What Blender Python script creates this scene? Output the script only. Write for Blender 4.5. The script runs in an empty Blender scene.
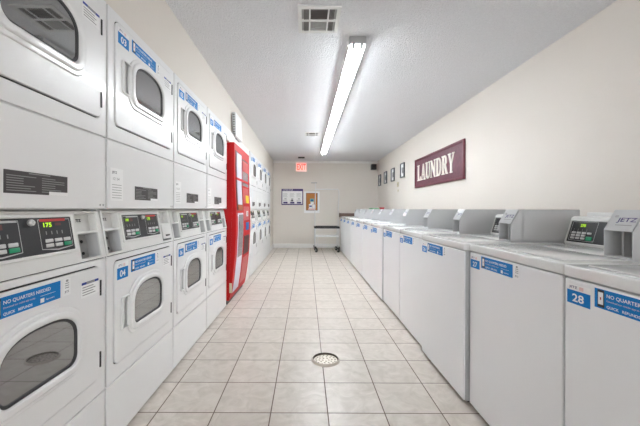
import bpy, bmesh, math, random
from mathutils import Matrix, Vector
random.seed(7)
S = bpy.context.scene
COL = S.collection
PI = math.pi
EYE = 1.09

# ------------------------------------------------------------------ materials
def lin(c):
    c = c / 255.0
    return c / 12.92 if c <= 0.04045 else ((c + 0.055) / 1.055) ** 2.4
def rgb(r, g, b): return (lin(r), lin(g), lin(b), 1)
MATS = {}
def mat(name, col, rough=0.5, metal=0.0, spec=0.5, emit=None, estr=0.0, coat=0.0, bump=None, vary=None, ior=None, estore=None):
    if name in MATS: return MATS[name]
    m = bpy.data.materials.new(name); m.use_nodes = True
    nt = m.node_tree; b = nt.nodes['Principled BSDF']
    b.inputs['Base Color'].default_value = col
    b.inputs['Roughness'].default_value = rough
    b.inputs['Metallic'].default_value = metal
    b.inputs['Specular IOR Level'].default_value = spec
    b.inputs['Coat Weight'].default_value = coat
    if ior: b.inputs['IOR'].default_value = ior
    if emit:
        b.inputs['Emission Color'].default_value = emit
        b.inputs['Emission Strength'].default_value = estr
    tc = nt.nodes.new('ShaderNodeTexCoord')
    if bump:
        sc, st, dist = bump
        n = nt.nodes.new('ShaderNodeTexNoise'); n.inputs['Scale'].default_value = sc; n.inputs['Detail'].default_value = 5
        nt.links.new(tc.outputs['Object'], n.inputs['Vector'])
        bp = nt.nodes.new('ShaderNodeBump'); bp.inputs['Strength'].default_value = st; bp.inputs['Distance'].default_value = dist
        nt.links.new(n.outputs['Fac'], bp.inputs['Height']); nt.links.new(bp.outputs['Normal'], b.inputs['Normal'])
    if vary:
        sc, amt = vary
        n = nt.nodes.new('ShaderNodeTexNoise'); n.inputs['Scale'].default_value = sc; n.inputs['Detail'].default_value = 4
        nt.links.new(tc.outputs['Object'], n.inputs['Vector'])
        mx = nt.nodes.new('ShaderNodeMix'); mx.data_type = 'RGBA'; mx.blend_type = 'MIX'
        mx.inputs['A'].default_value = col
        mx.inputs['B'].default_value = tuple(c * (1 - amt) for c in col[:3]) + (1,)
        nt.links.new(n.outputs['Fac'], mx.inputs['Factor']); nt.links.new(mx.outputs['Result'], b.inputs['Base Color'])
    MATS[name] = m
    return m
enamel = mat('white_enamel', rgb(232, 232, 232), 0.28, coat=0.25, bump=(9, 0.03, 0.002), vary=(2.5, 0.04))
enamel2 = mat('washer_enamel', rgb(236, 237, 239), 0.3, coat=0.2, bump=(9, 0.03, 0.002), vary=(2.5, 0.04))
deckm = mat('washer_top_enamel', rgb(226, 226, 226), 0.16, coat=0.4, vary=(2.5, 0.03))
plasticw = mat('white_plastic', rgb(226, 226, 224), 0.4, vary=(6, 0.03))
sidem = mat('cabinet_side_grey', rgb(176, 177, 179), 0.45, vary=(5, 0.04))  # plain grey, darker than the white front panel
greym = mat('grey_painted_steel', rgb(204, 205, 206), 0.6, spec=0.15, vary=(5, 0.04), bump=(400, 0.1, 0.0003))
gapshade = mat('gap_shade', rgb(60, 60, 60), 0.8, vary=(5, 0.1))
seal = mat('door_gasket', rgb(66, 66, 68), 0.6, vary=(5, 0.1))
glassd = mat('tinted_door_glass', rgb(84, 85, 86), 0.03, spec=0.9, ior=2.3, vary=(9, 0.35))
drumm = mat('drum_steel', rgb(150, 150, 150), 0.35, 0.7, vary=(20, 0.2))
black = mat('black_plastic', rgb(34, 34, 36), 0.35, vary=(5, 0.15))
panelm = mat('charcoal_control_film', rgb(36, 36, 40), 0.4, vary=(8, 0.1))
paneledge = mat('light_panel_outline', rgb(190, 190, 190), 0.4, vary=(8, 0.05))
redm = mat('red_print', rgb(190, 40, 40), 0.4, vary=(8, 0.05))
dimred = mat('dim_red_print', rgb(90, 45, 42), 0.4, vary=(8, 0.05))
lcd = mat('green_lcd_digits', rgb(170, 220, 20), 0.5, emit=rgb(190, 255, 20), estr=0.22, vary=(8, 0.05))
lcdb = mat('lcd_back', rgb(66, 80, 26), 0.4, emit=rgb(120, 160, 10), estr=0.02, vary=(8, 0.05))
btn = mat('grey_button', rgb(205, 205, 205), 0.4, vary=(8, 0.05))
gbtn = mat('green_button', rgb(20, 150, 105), 0.4, vary=(8, 0.05))
blue = mat('blue_sticker', rgb(0, 122, 196), 0.5, spec=0.25, vary=(8, 0.05))
paper = mat('white_paper', rgb(240, 240, 240), 0.6, vary=(8, 0.03))
ink = mat('dark_ink', rgb(50, 45, 60), 0.6, vary=(8, 0.1))
greyink = mat('grey_ink', rgb(150, 150, 150), 0.6, vary=(8, 0.1))
purple = mat('purple_ink', rgb(62, 42, 110), 0.5, vary=(8, 0.1))
paleprint = mat('pale_pink_print', rgb(235, 205, 205), 0.5, vary=(8, 0.1))
navy = mat('navy_ink', rgb(30, 60, 150), 0.5, vary=(8, 0.1))
labeld = mat('dark_warning_label', rgb(66, 60, 60), 0.5, vary=(8, 0.1))
labelt = mat('label_fine_print', rgb(140, 138, 136), 0.5, vary=(8, 0.1))
chrome = mat('chrome', rgb(225, 225, 225), 0.3, 0.75, vary=(8, 0.1))
vred = mat('vending_red', rgb(196, 2, 10), 0.5, spec=0.3, coat=0.0, vary=(3, 0.08))
vdark = mat('vending_dark_red', rgb(70, 10, 14), 0.4, vary=(3, 0.1))
vgrey = mat('vending_grey_glass', rgb(150, 140, 148), 0.15, vary=(14, 0.25), coat=0.5)
vlav = mat('vending_pale_panel', rgb(212, 212, 228), 0.3, vary=(6, 0.08))
vpink = mat('vending_pink_panel', rgb(205, 70, 74), 0.35, vary=(10, 0.25))
vyel = mat('yellow_label', rgb(235, 215, 40), 0.5, vary=(8, 0.1))
vbrown = mat('brown_print', rgb(165, 85, 40), 0.5, vary=(20, 0.3))
cork = mat('cork', rgb(205, 138, 75), 0.9, vary=(60, 0.3), bump=(120, 0.3, 0.002))
teal = mat('teal_paper', rgb(110, 190, 190), 0.6, vary=(8, 0.1))
woodm = mat('brown_wood', rgb(112, 88, 78), 0.55, vary=(14, 0.3))
maroon = mat('maroon_sign_wood', rgb(112, 42, 58), 0.4, vary=(10, 0.25), coat=0.2)
maroon2 = mat('maroon_sign_field', rgb(122, 66, 82), 0.45, vary=(22, 0.6), bump=(40, 0.4, 0.004))
cream = mat('cream_letters', rgb(238, 234, 224), 0.5, vary=(12, 0.05))
frameg = mat('dark_picture_frame', rgb(86, 90, 96), 0.35, vary=(10, 0.15))
trimw = mat('white_trim_paint', rgb(232, 230, 227), 0.45, vary=(3, 0.04), bump=(30, 0.05, 0.001))
beigep = mat('beige_plastic', rgb(214, 204, 176), 0.5, vary=(10, 0.1))
tube = mat('fluorescent_tube_glass', rgb(255, 255, 255), 0.4, emit=(0.89, 0.96, 1.0, 1), estr=10.0)
fixw = mat('fixture_white', rgb(238, 238, 238), 0.4, vary=(5, 0.03))
fixg = mat('fixture_end_grey', rgb(176, 176, 176), 0.4, vary=(5, 0.1))
exitr = mat('exit_red_light', rgb(235, 90, 70), 0.5, emit=rgb(255, 60, 40), estr=0.5)
exitw = mat('exit_sign_face', rgb(235, 215, 208), 0.5, emit=rgb(255, 120, 100), estr=0.12)
ventw = mat('vent_frame', rgb(228, 228, 226), 0.5, vary=(8, 0.05))
ventd = mat('vent_damper_dark', rgb(98, 92, 90), 0.7, vary=(8, 0.15))
ventg = mat('vent_damper_grey', rgb(172, 172, 170), 0.6, vary=(8, 0.1))
rubber = mat('black_rubber', rgb(38, 36, 36), 0.6, vary=(8, 0.2))
drainm = mat('drain_steel', rgb(196, 186, 172), 0.35, 0.6, vary=(90, 0.4))
draind = mat('drain_recess_shade', rgb(95, 85, 74), 0.5, 0.5, vary=(30, 0.3))
trimd = mat('drain_surround', rgb(200, 190, 178), 0.5, vary=(30, 0.1))
clothg = mat('green_cloth', rgb(95, 165, 110), 0.8, vary=(30, 0.3))
plred = mat('red_plastic', rgb(175, 50, 60), 0.5, vary=(8, 0.1))
wallp = mat('wall_paint', rgb(222, 216, 208), 0.75, bump=(70, 0.25, 0.004), vary=(1.2, 0.03))
ceilp = mat('popcorn_ceiling', rgb(240, 241, 244), 0.95, bump=(95, 1.0, 0.014), vary=(110, 0.2))

def tile_mat():
    m = bpy.data.materials.new('floor_tiles'); m.use_nodes = True
    nt = m.node_tree; N = nt.nodes; L = nt.links; b = N['Principled BSDF']
    geo = N.new('ShaderNodeTexCoord'); sep = N.new('ShaderNodeSeparateXYZ'); L.new(geo.outputs['Object'], sep.inputs[0])
    def mth(op, a, bb=None, c=None):
        n = N.new('ShaderNodeMath'); n.operation = op
        for i, v in enumerate((a, bb, c)):
            if v is None: continue
            if isinstance(v, (int, float)): n.inputs[i].default_value = v
            else: L.new(v, n.inputs[i])
        return n.outputs[0]
    T = 0.3045
    ux = mth('DIVIDE', mth('SUBTRACT', sep.outputs['X'], 0.1206), T)
    uy = mth('DIVIDE', mth('SUBTRACT', sep.outputs['Y'], 2.604 - 0.298 * 8), 0.298)
    fx = mth('ABSOLUTE', mth('SUBTRACT', mth('FRACT', ux), 0.5)); fy = mth('ABSOLUTE', mth('SUBTRACT', mth('FRACT', uy), 0.5))
    d = mth('MAXIMUM', fx, fy)
    mr = N.new('ShaderNodeMapRange'); mr.inputs['From Min'].default_value = 0.4885; mr.inputs['From Max'].default_value = 0.4925
    L.new(d, mr.inputs['Value']); g = mr.outputs[0]
    comb = N.new('ShaderNodeCombineXYZ'); L.new(mth('FLOOR', ux), comb.inputs[0]); L.new(mth('FLOOR', uy), comb.inputs[1])
    wn = N.new('ShaderNodeTexWhiteNoise'); wn.noise_dimensions = '3D'; L.new(comb.outputs[0], wn.inputs['Vector'])
    add = N.new('ShaderNodeVectorMath'); add.operation = 'MULTIPLY_ADD'
    L.new(wn.outputs['Color'], add.inputs[0]); add.inputs[1].default_value = (9, 9, 9); L.new(geo.outputs['Object'], add.inputs[2])
    n1 = N.new('ShaderNodeTexNoise'); n1.inputs['Scale'].default_value = 9; n1.inputs['Detail'].default_value = 6; n1.inputs['Roughness'].default_value = 0.62; n1.inputs['Distortion'].default_value = 1.5
    L.new(add.outputs[0], n1.inputs['Vector'])
    cr = N.new('ShaderNodeValToRGB')
    cr.color_ramp.elements[0].position = 0.3; cr.color_ramp.elements[0].color = rgb(190, 181, 170)
    cr.color_ramp.elements[1].position = 0.68; cr.color_ramp.elements[1].color = rgb(213, 205, 196)
    L.new(n1.outputs['Fac'], cr.inputs[0])
    hv = N.new('ShaderNodeHueSaturation'); L.new(cr.outputs[0], hv.inputs['Color'])
    L.new(mth('MULTIPLY_ADD', wn.outputs['Value'], 0.07, 0.965), hv.inputs['Value'])
    mx = N.new('ShaderNodeMix'); mx.data_type = 'RGBA'; L.new(g, mx.inputs['Factor']); L.new(hv.outputs[0], mx.inputs['A']); mx.inputs['B'].default_value = rgb(104, 90, 78)
    L.new(mx.outputs['Result'], b.inputs['Base Color'])
    b.inputs['Roughness'].default_value = 0.36
    L.new(mth('MULTIPLY_ADD', g, 0.5, 0.36), b.inputs['Roughness'])
    bp = N.new('ShaderNodeBump'); bp.inputs['Strength'].default_value = 0.5; bp.inputs['Distance'].default_value = 0.003
    L.new(mth('SUBTRACT', mth('MULTIPLY', n1.outputs['Fac'], 0.3), g), bp.inputs['Height']); L.new(bp.outputs[0], b.inputs['Normal'])
    return m
tilem = tile_mat()

# ------------------------------------------------------------------ mesh builder
def curve_mesh(make):
    cu, = (make(),)
    ob = bpy.data.objects.new('tmp', cu); COL.objects.link(ob)
    bpy.context.view_layer.update()
    dg = bpy.context.evaluated_depsgraph_get()
    me = bpy.data.meshes.new_from_object(ob.evaluated_get(dg))
    vs = [v.co.copy() for v in me.vertices]; fs = [tuple(p.vertices) for p in me.polygons]
    bpy.data.objects.remove(ob); bpy.data.curves.remove(cu); bpy.data.meshes.remove(me)
    return vs, fs
TEXTS = {}
def text_geo(s, bold=0.0, font=None):
    k = (s, bold)
    if k not in TEXTS:
        def mk():
            c = bpy.data.curves.new('t', 'FONT'); c.body = s; c.size = 1.0; c.offset = bold; c.resolution_u = 3; c.fill_mode = 'FRONT'
            return c
        TEXTS[k] = curve_mesh(mk)
    return TEXTS[k]

class MB:
    def __init__(self): self.v = []; self.f = []; self.mi = []; self.mats = []; self.M = Matrix()
    def m(self, mt):
        if mt not in self.mats: self.mats.append(mt)
        return self.mats.index(mt)
    def raw(self, vs, fs, mt, M=None):
        n = len(self.v); MM = self.M @ M if M else self.M
        self.v += [tuple(MM @ Vector(p)) for p in vs]
        k = self.m(mt)
        for f in fs: self.f.append(tuple(i + n for i in f)); self.mi.append(k)
        return self
    def box(self, x0, x1, y0, y1, z0, z1, mt, bev=0.0, seg=2, M=None):
        bm = bmesh.new(); bmesh.ops.create_cube(bm, size=1)
        for v in bm.verts:
            v.co = ((x0 + x1) / 2 + v.co.x * (x1 - x0), (y0 + y1) / 2 + v.co.y * (y1 - y0), (z0 + z1) / 2 + v.co.z * (z1 - z0))
        if bev > 0: bmesh.ops.bevel(bm, geom=bm.edges[:], offset=bev, segments=seg, profile=0.5, affect='EDGES')
        bm.verts.index_update()
        self.raw([v.co.copy() for v in bm.verts], [tuple(v.index for v in f.verts) for f in bm.faces], mt, M); bm.free(); return self
    def plate(self, loops, yf, th, mt, bev=0.0, M=None):
        """flat plate in the XZ plane; front face at y = yf, loops of (x, z); inner loops are holes"""
        def mk():
            c = bpy.data.curves.new('p', 'CURVE'); c.dimensions = '2D'; c.fill_mode = 'BOTH'
            c.extrude = max(th / 2 - bev, 0.0); c.bevel_depth = bev; c.bevel_resolution = 2; c.offset = -bev
            for lp in loops:
                s = c.splines.new('POLY'); s.points.add(len(lp) - 1)
                for p, q in zip(s.points, lp): p.co = (q[0], q[1], 0, 1)
                s.use_cyclic_u = True
            return c
        vs, fs = curve_mesh(mk)
        yc = yf + th / 2
        self.raw([(p.x, yc - p.z, p.y) for p in vs], fs, mt, M); return self
    def prism(self, prof, x0, x1, mt, M=None):
        """profile of (y, z) extruded along x"""
        n = len(prof)
        vs = [(x0, p[0], p[1]) for p in prof] + [(x1, p[0], p[1]) for p in prof]
        fs = [tuple(range(n)), tuple(range(2 * n - 1, n - 1, -1))] + [(i, n + i, n + (i + 1) % n, (i + 1) % n) for i in range(n)]
        self.raw(vs, fs, mt, M); return self
    def quad(self, x0, x1, z0, z1, y, mt):
        self.raw([(x0, y, z0), (x1, y, z0), (x1, y, z1), (x0, y, z1)], [(0, 1, 2, 3)], mt); return self
    def text(self, s, x, z, w, h, y, mt, bold=0.0, M=None):
        """text stretched to the box w by h, bottom left at (x, z)"""
        vs, fs = text_geo(s, bold)
        a = min(p.x for p in vs); b = max(p.x for p in vs); c = min(p.y for p in vs); d = max(p.y for p in vs)
        self.raw([(x + (p.x - a) / (b - a) * w, y, z + (p.y - c) / (d - c) * h) for p in vs], fs, mt, M); return self
    def tube(self, pts, r, mt, n=10, cap=True):
        pts = [Vector(p) for p in pts]; vs = []; fs = []
        up = None
        for i, p in enumerate(pts):
            t = (pts[min(i + 1, len(pts) - 1)] - pts[max(i - 1, 0)]).normalized()
            if up is None: up = t.orthogonal().normalized()
            up = (up - t * up.dot(t)).normalized(); s = t.cross(up)
            for k in range(n):
                a = 2 * PI * k / n; vs.append(p + r * (math.cos(a) * up + math.sin(a) * s))
        for i in range(len(pts) - 1):
            for k in range(n):
                a = i * n + k; b = i * n + (k + 1) % n; fs.append((a, b, b + n, a + n))
        if cap: fs.append(tuple(range(n - 1, -1, -1))); fs.append(tuple((len(pts) - 1) * n + k for k in range(n)))
        self.raw(vs, fs, mt); return self
    def lathe(self, prof, c, axis, mt, n=24):
        """profile of (r, h) spun about axis through c"""
        c = Vector(c); ax = Vector(axis).normalized(); u = ax.orthogonal().normalized(); w = ax.cross(u); vs = []; fs = []
        for r, h in prof:
            for k in range(n):
                a = 2 * PI * k / n; vs.append(c + ax * h + r * (math.cos(a) * u + math.sin(a) * w))
        for i in range(len(prof) - 1):
            for k in range(n):
                a = i * n + k; b = i * n + (k + 1) % n; fs.append((a, b, b + n, a + n))
        fs.append(tuple(range(n - 1, -1, -1))); fs.append(tuple((len(prof) - 1) * n + k for k in range(n)))
        self.raw(vs, fs, mt); return self
    def mesh(self, name):
        me = bpy.data.meshes.new(name); me.from_pydata(self.v, [], self.f)
        for mt in self.mats: me.materials.append(mt)
        me.polygons.foreach_set('material_index', self.mi)
        me.polygons.foreach_set('use_smooth', [True] * len(self.f))
        me.update(); me.set_sharp_from_angle(angle=math.radians(32))
        return me
    def obj(self, name, parent=None):
        return link(name, self.mesh(name), parent)
def link(name, me, parent=None):
    o = bpy.data.objects.new(name, me); COL.objects.link(o)
    if parent: o.parent = parent
    return o
def tag(o, label=None, cat=None, group=None, kind=None):
    if label: o['label'] = label
    if cat: o['category'] = cat
    if group: o['group'] = group
    if kind: o['kind'] = kind
    return o
def thing(name, label, cat, loc=(0, 0, 0), rz=0, group=None):
    o = link(name, None); o.location = loc; o.rotation_euler = (0, 0, rz)
    return tag(o, label, cat, group)
def struct(name, mb, label=None):
    o = mb.obj(name); o['kind'] = 'structure'
    if label: o['label'] = label
    return o
def copy_tree(o, parent=None, skip=()):
    c = o.copy(); COL.objects.link(c); c.parent = parent
    for ch in list(o.children):
        if ch.get('unique_mark'): continue
        copy_tree(ch, c)
    return c
def rect(x0, x1, z0, z1): return [(x0, z0), (x1, z0), (x1, z1), (x0, z1)]
def rrect(x0, x1, z0, z1, r, n=6):
    out = []
    for cx, cz, a0 in ((x1 - r, z0 + r, -90), (x1 - r, z1 - r, 0), (x0 + r, z1 - r, 90), (x0 + r, z0 + r, 180)):
        for i in range(n + 1):
            a = math.radians(a0 + 90 * i / n); out.append((cx + r * math.cos(a), cz + r * math.sin(a)))
    return out
def dome(x0, x1, z0, zs, z1, r, n=7):
    """flat bottom with rounded corners, straight sides to zs, domed top to z1"""
    out = []
    for cx, cz, a0 in ((x0 + r, z0 + r, 180), (x1 - r, z0 + r, 270)):
        for i in range(n + 1):
            a = math.radians(a0 + 90 * i / n); out.append((cx + r * math.cos(a), cz + r * math.sin(a)))
    c = (x0 + x1) / 2; w = (x1 - x0) / 2
    for i in range(0, 21):
        a = PI * i / 20; ca, sa = math.cos(a), math.sin(a)
        out.append((c + w * math.copysign(abs(ca) ** 0.8, ca), zs + (z1 - zs) * sa ** 0.8))
    return out

# ------------------------------------------------------------------ stacked dryers
W = 0.711
def sx(u): return u - W / 2          # u measured from the near edge
def banner_mb(x, z, w=0.26, h=0.065, y=0.0):
    b = MB(); e = 0.0005
    b.box(x, x + w, y - 0.0006, y, z, z + h, paper)
    b.quad(x + 0.0015, x + w - 0.0015, z + 0.0015, z + h - 0.0015, y - 0.001, blue)
    b.box(x + 0.012, x + 0.034, y - 0.0016, y - 0.001, z + 0.006, z + h - 0.004, black)
    b.quad(x + 0.0145, x + 0.0315, z + 0.014, z + h - 0.011, y - 0.002, paper)
    b.quad(x + 0.021, x + 0.025, z + 0.028, z + 0.036, y - 0.0024, redm)
    yy = y - 0.0015
    b.text('NO QUARTERS NEEDED', x + 0.042, z + h * 0.60, w * 0.66, h * 0.2, yy, paper, 0.012)
    b.text('Download our mobile app to pay', x + 0.042, z + h * 0.41, w * 0.42, h * 0.11, yy, paleprint)
    b.text('QUICK   REFUNDS', x + 0.042, z + h * 0.11, w * 0.38, h * 0.15, yy, paper, 0.015)
    b.quad(x + w * 0.66, x + w * 0.72, z + h * 0.12, z + h * 0.34, yy, paper)
    b.text('App store', x + w * 0.745, z + h * 0.15, w * 0.14, h * 0.12, yy, paper)
    b.quad(x + w * 0.66, x + w * 0.9, z + h * 0.46, z + h * 0.475, yy, paper)
    return b
def number_mb(s, x, z, w=0.092, h=0.055, y=0.0, cap=0.022):
    b = MB()
    b.box(x, x + w, y - 0.0006, y, z, z + h + cap, paper)
    b.quad(x, x + w, z + 0.001, z + h, y - 0.001, blue)
    b.text(s, x + w * 0.24, z + h * 0.2, w * 0.5, h * 0.58, y - 0.0015, paper, 0.02)
    b.text('JETZ', x + w * 0.1, z + h + cap * 0.25, w * 0.36, cap * 0.5, y - 0.0015, purple, 0.01)
    b.quad(x + w * 0.54, x + w * 0.72, z + h + cap * 0.2, z + h + cap * 0.8, y - 0.0015, paleprint)
    return b
def small_mb(x, z, y=0.0):
    b = MB(); b.box(x, x + 0.036, y - 0.0006, y, z, z + 0.062, paper)
    b.text('JETZ', x + 0.006, z + 0.008, 0.022, 0.010, y - 0.001, ink, 0.01)
    for k in range(3): b.quad(x + 0.008, x + 0.028, z + 0.027 + k * 0.008, z + 0.03 + k * 0.008, y - 0.001, greyink)
    b.quad(x + 0.012, x + 0.024, z + 0.05, z + 0.058, y - 0.001, greyink)
    return b
def notice_mb(x, z, y=0.0):
    b = MB(); b.box(x, x + 0.108, y - 0.0006, y, z, z + 0.062, paper)
    b.quad(x + 0.003, x + 0.105, z + 0.05, z + 0.06, y - 0.001, navy)
    b.quad(x + 0.03, x + 0.08, z + 0.051, z + 0.059, y - 0.0014, greyink)
    for k in range(4): b.quad(x + 0.008, x + 0.085 - 0.012 * (k % 2), z + 0.008 + k * 0.010, z + 0.0115 + k * 0.010, y - 0.001, greyink)
    return b

def door_meshes(zb, zt, off):
    """door panel, ring, glass, handle for a door between zb and zt; all in stack coordinates"""
    out = {}
    u0, u1 = 0.052, 0.664
    gz0 = zb + off - 0.004; gz1 = gz0 + 0.188; gs = gz0 + 0.098
    gx0, gx1 = sx(0.206), sx(0.514)
    b = MB()
    hole = dome(gx0 - 0.012, gx1 + 0.012, gz0 - 0.012, gs, gz1 + 0.012, 0.04)
    hh = rrect(sx(0.107), sx(0.164), gz0 + 0.008, gz0 + 0.152, 0.008)
    b.plate([rrect(sx(u0), sx(u1), zb, zt, 0.028), hole, hh], -0.006, 0.012, enamel, 0.003)
    # handle pocket : sloping scoop behind the opening
    out['door'] = b.mesh('door')
    b = MB()
    b.plate([rrect(sx(0.100), sx(0.172), gz0, gz0 + 0.160, 0.012), hh], -0.0150, 0.012, enamel, 0.003)
    x0, x1, z0, z1 = sx(0.107), sx(0.164), gz0 + 0.008, gz0 + 0.152
    b.raw([(x0, -0.011, z0), (x1, 0.0065, z0), (x1, 0.0065, z1), (x0, -0.011, z1)], [(0, 1, 2, 3)], enamel)
    b.raw([(x1, 0.0065, z0), (x1, -0.011, z0), (x1, -0.011, z1), (x1, 0.0065, z1)], [(0, 1, 2, 3)], enamel)
    b.raw([(x0, -0.011, z0), (x1, -0.011, z0), (x1, 0.0065, z0)], [(0, 1, 2)], enamel)
    b.raw([(x0, -0.011, z1), (x1, 0.0065, z1), (x1, -0.011, z1)], [(0, 1, 2)], enamel)
    out['door_handle'] = b.mesh('door_handle')
    b = MB()
    b.plate([dome(gx0 - 0.034, gx1 + 0.034, gz0 - 0.034, gs, gz1 + 0.032, 0.055),
             dome(gx0 - 0.006, gx1 + 0.006, gz0 - 0.006, gs, gz1 + 0.006, 0.04)], -0.022, 0.020, enamel, 0.008)
    b.plate([dome(gx0 - 0.052, gx1 + 0.052, gz0 - 0.050, gs, gz1 + 0.048, 0.065),
             dome(gx0 - 0.020, gx1 + 0.020, gz0 - 0.020, gs, gz1 + 0.020, 0.045)], -0.0125, 0.012, enamel, 0.005)
    out['window_ring'] = b.mesh('window_ring')
    b = MB()
    b.plate([dome(gx0 - 0.007, gx1 + 0.007, gz0 - 0.007, gs, gz1 + 0.007, 0.04), dome(gx0 + 0.003, gx1 - 0.003, gz0 + 0.003, gs, gz1 - 0.003, 0.034)], -0.012, 0.010, seal, 0.002)
    out['gasket'] = b.mesh('gasket')
    b = MB()
    b.plate([dome(gx0 - 0.006, gx1 + 0.006, gz0 - 0.006, gs, gz1 + 0.006, 0.038)], -0.008, 0.006, glassd)
    out['window_glass'] = b.mesh('window_glass')
    for hk, zz in (('h1', zb + 0.045), ('h2', zt - 0.125)):
        b = MB(); b.box(sx(u1) - 0.004, sx(u1) + 0.003, -0.010, 0.0, zz, zz + 0.066, black, 0.001)
        out[hk] = b.mesh('hinge')
    return out

def build_stack_meshes():
    R = {}
    b = MB()   # cabinet
    b.box(sx(0.002), sx(W - 0.002), 0.010, 0.78, 0.02, 0.874, enamel, 0.004)
    b.box(sx(0.002), sx(W - 0.002), 0.100, 0.78, 0.87, 1.09, enamel, 0.0)
    b.box(sx(0.002), sx(W - 0.002), 0.010, 0.78, 1.085, 1.998, enamel, 0.004)
    for ua in (0.002, W - 0.006): b.prism([(0.004, 0.874), (0.040, 1.085), (0.11, 1.085), (0.11, 0.874)], sx(ua), sx(ua + 0.004), enamel)
    H = W
    def frame(z0, z1, dz0, dz1):
        b.plate([rect(sx(0.003), sx(H - 0.003), z0, z1), rrect(sx(0.0495), sx(0.6665), dz0 - 0.0025, dz1 + 0.0025, 0.030)], 0.0, 0.012, enamel, 0.0035)
    frame(0.293, 0.872, 0.365, 0.845)
    frame(1.403, 1.998, 1.472, 1.957)
    b.box(sx(0.004), sx(H - 0.004), 0.0085, 0.012, 0.30, 0.88, gapshade)  # dark sheets behind the door seams, shade painted as colour
    b.box(sx(0.004), sx(H - 0.004), 0.0085, 0.012, 1.41, 1.99, gapshade)
    R['cabinet'] = b.mesh('cabinet')
    b = MB(); b.plate([rect(sx(0.003), sx(H - 0.003), 0.012, 0.288)], 0.0, 0.012, enamel, 0.004); R['base_panel'] = b.mesh('base_panel')
    b = MB(); b.plate([rect(sx(0.003), sx(H - 0.003), 1.088, 1.397)], 0.0, 0.012, enamel, 0.005)
    b.box(sx(H - 0.045), sx(H - 0.037), -0.002, 0.002, 1.100, 1.108, fixg, 0.001); b.box(sx(H - 0.025), sx(H - 0.017), -0.002, 0.002, 1.100, 1.108, fixg, 0.001)
    R['access_panel'] = b.mesh('access_panel')
    # console, leaning back
    th = math.atan(0.036 / 0.204)
    TM = Matrix.Translation((0, 0.0, 0.876)) @ Matrix.Rotation(-th, 4, 'X')
    def C():
        m = MB(); m.M = TM; return m
    z = lambda zz: zz - 0.876
    def fascia(openfar):
        b = C()
        holes = [rect(sx(0.014), sx(0.126), z(0.888), z(0.988)), rect(sx(0.014), sx(0.126), z(0.998), z(1.070))]
        holes += [rect(sx(0.560), sx(0.682), z(0.888), z(0.988)), rect(sx(0.560), sx(0.682), z(0.998), z(1.070))]
        b.plate([rect(sx(0.002), sx(W - 0.002), 0.0, z(1.082))] + holes, -0.003, 0.012, plasticw, 0.003)
        for ua, ub in ((0.014, 0.126), (0.560, 0.682)):
            for za, zb_, dp, bm_ in ((0.888, 0.988, 0.055, fixg), (0.998, 1.070, 0.030, plasticw)):
                x0, x1, z0, z1 = sx(ua), sx(ub), z(za), z(zb_)
                vs = [(x0, 0.004, z0), (x1, 0.004, z0), (x1, 0.004, z1), (x0, 0.004, z1), (x0, dp, z0), (x1, dp, z0), (x1, dp, z1), (x0, dp, z1)]
                b.raw(vs, [(4, 5, 6, 7)], bm_); b.raw(vs, [(0, 4, 7, 3), (1, 2, 6, 5), (3, 7, 6, 2)], greym if za < 0.95 else plasticw); b.raw(vs, [(0, 1, 5, 4)], plasticw)
            for k in (0.908, 0.958):
                b.lathe([(0.0, 0.0), (0.007, 0.0), (0.007, 0.002), (0, 0.002)], (sx(ua + 0.090), 0.053, z(k)), (0, -1, 0), black, 10)
            b.text('JETZ', sx(ua + 0.024), z(1.036), 0.050, 0.016, 0.028, ink, 0.03)
        # raised bezel round the control film
        b.plate([rrect(sx(0.136), sx(0.542), z(0.922), z(1.070), 0.006), rrect(sx(0.150), sx(0.530), z(0.934), z(1.058), 0.004)], -0.010, 0.010, plasticw, 0.003)
        return b
    R['console'] = fascia(True).mesh('console')
    b = C(); y = -0.005
    b.plate([rect(sx(0.150), sx(0.530), z(0.934), z(1.058))], y, 0.006, panelm)
    def outl(x0, x1, z0, z1, w=0.0022):
        b.quad(x0, x0 + w, z0, z1, y - 0.0006, paneledge); b.quad(x1 - w, x1, z0, z1, y - 0.0006, paneledge)
        b.quad(x0, x1, z1 - w, z1, y - 0.0006, paneledge)
        xm = (x0 + x1) / 2
        b.raw([(x0, y - .0006, z0), (xm, y - .0006, z0 - 0.008), (xm, y - .0006, z0 - 0.008 + w * 2), (x0, y - .0006, z0 + w)], [(0, 1, 2, 3)], paneledge)
        b.raw([(xm, y - .0006, z0 - 0.008), (x1, y - .0006, z0), (x1, y - .0006, z0 + w), (xm, y - .0006, z0 - 0.008 + w * 2)], [(0, 1, 2, 3)], paneledge)
    outl(sx(0.162), sx(0.305), z(0.948), z(1.052)); outl(sx(0.378), sx(0.522), z(0.948), z(1.052))
    b.quad(sx(0.190), sx(0.300), z(1.045), z(1.051), y - 0.001, paneledge)
    b.quad(sx(0.385), sx(0.500), z(1.044), z(1.053), y - 0.001, redm)
    for x0 in (0.168, 0.384):
        for k in range(4): b.quad(sx(x0 + 0.02 + k * 0.024), sx(x0 + 0.024 + k * 0.024), z(0.998), z(1.010), y - 0.0008, greyink)
    R['control_panel'] = b.mesh('control_panel')
    b = C()
    b.quad(sx(0.180), sx(0.215), z(1.024), z(1.041), y - 0.0008, lcdb); b.text('188', sx(0.183), z(1.026), 0.028, 0.013, y - 0.0014, lcd, 0.02)
    b.quad(sx(0.220), sx(0.250), z(1.024), z(1.041), y - 0.0008, dimred)
    R['display'] = b.mesh('display'); b = C()
    b.quad(sx(0.396), sx(0.436), z(1.024), z(1.041), y - 0.0008, panelm); b.text('175', sx(0.398), z(1.024), 0.036, 0.016, y - 0.0014, lcd, 0.03)
    b.quad(sx(0.450), sx(0.478), z(1.028), z(1.038), y - 0.0008, dimred)
    R['display2'] = b.mesh('display')
    bt = []
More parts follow.
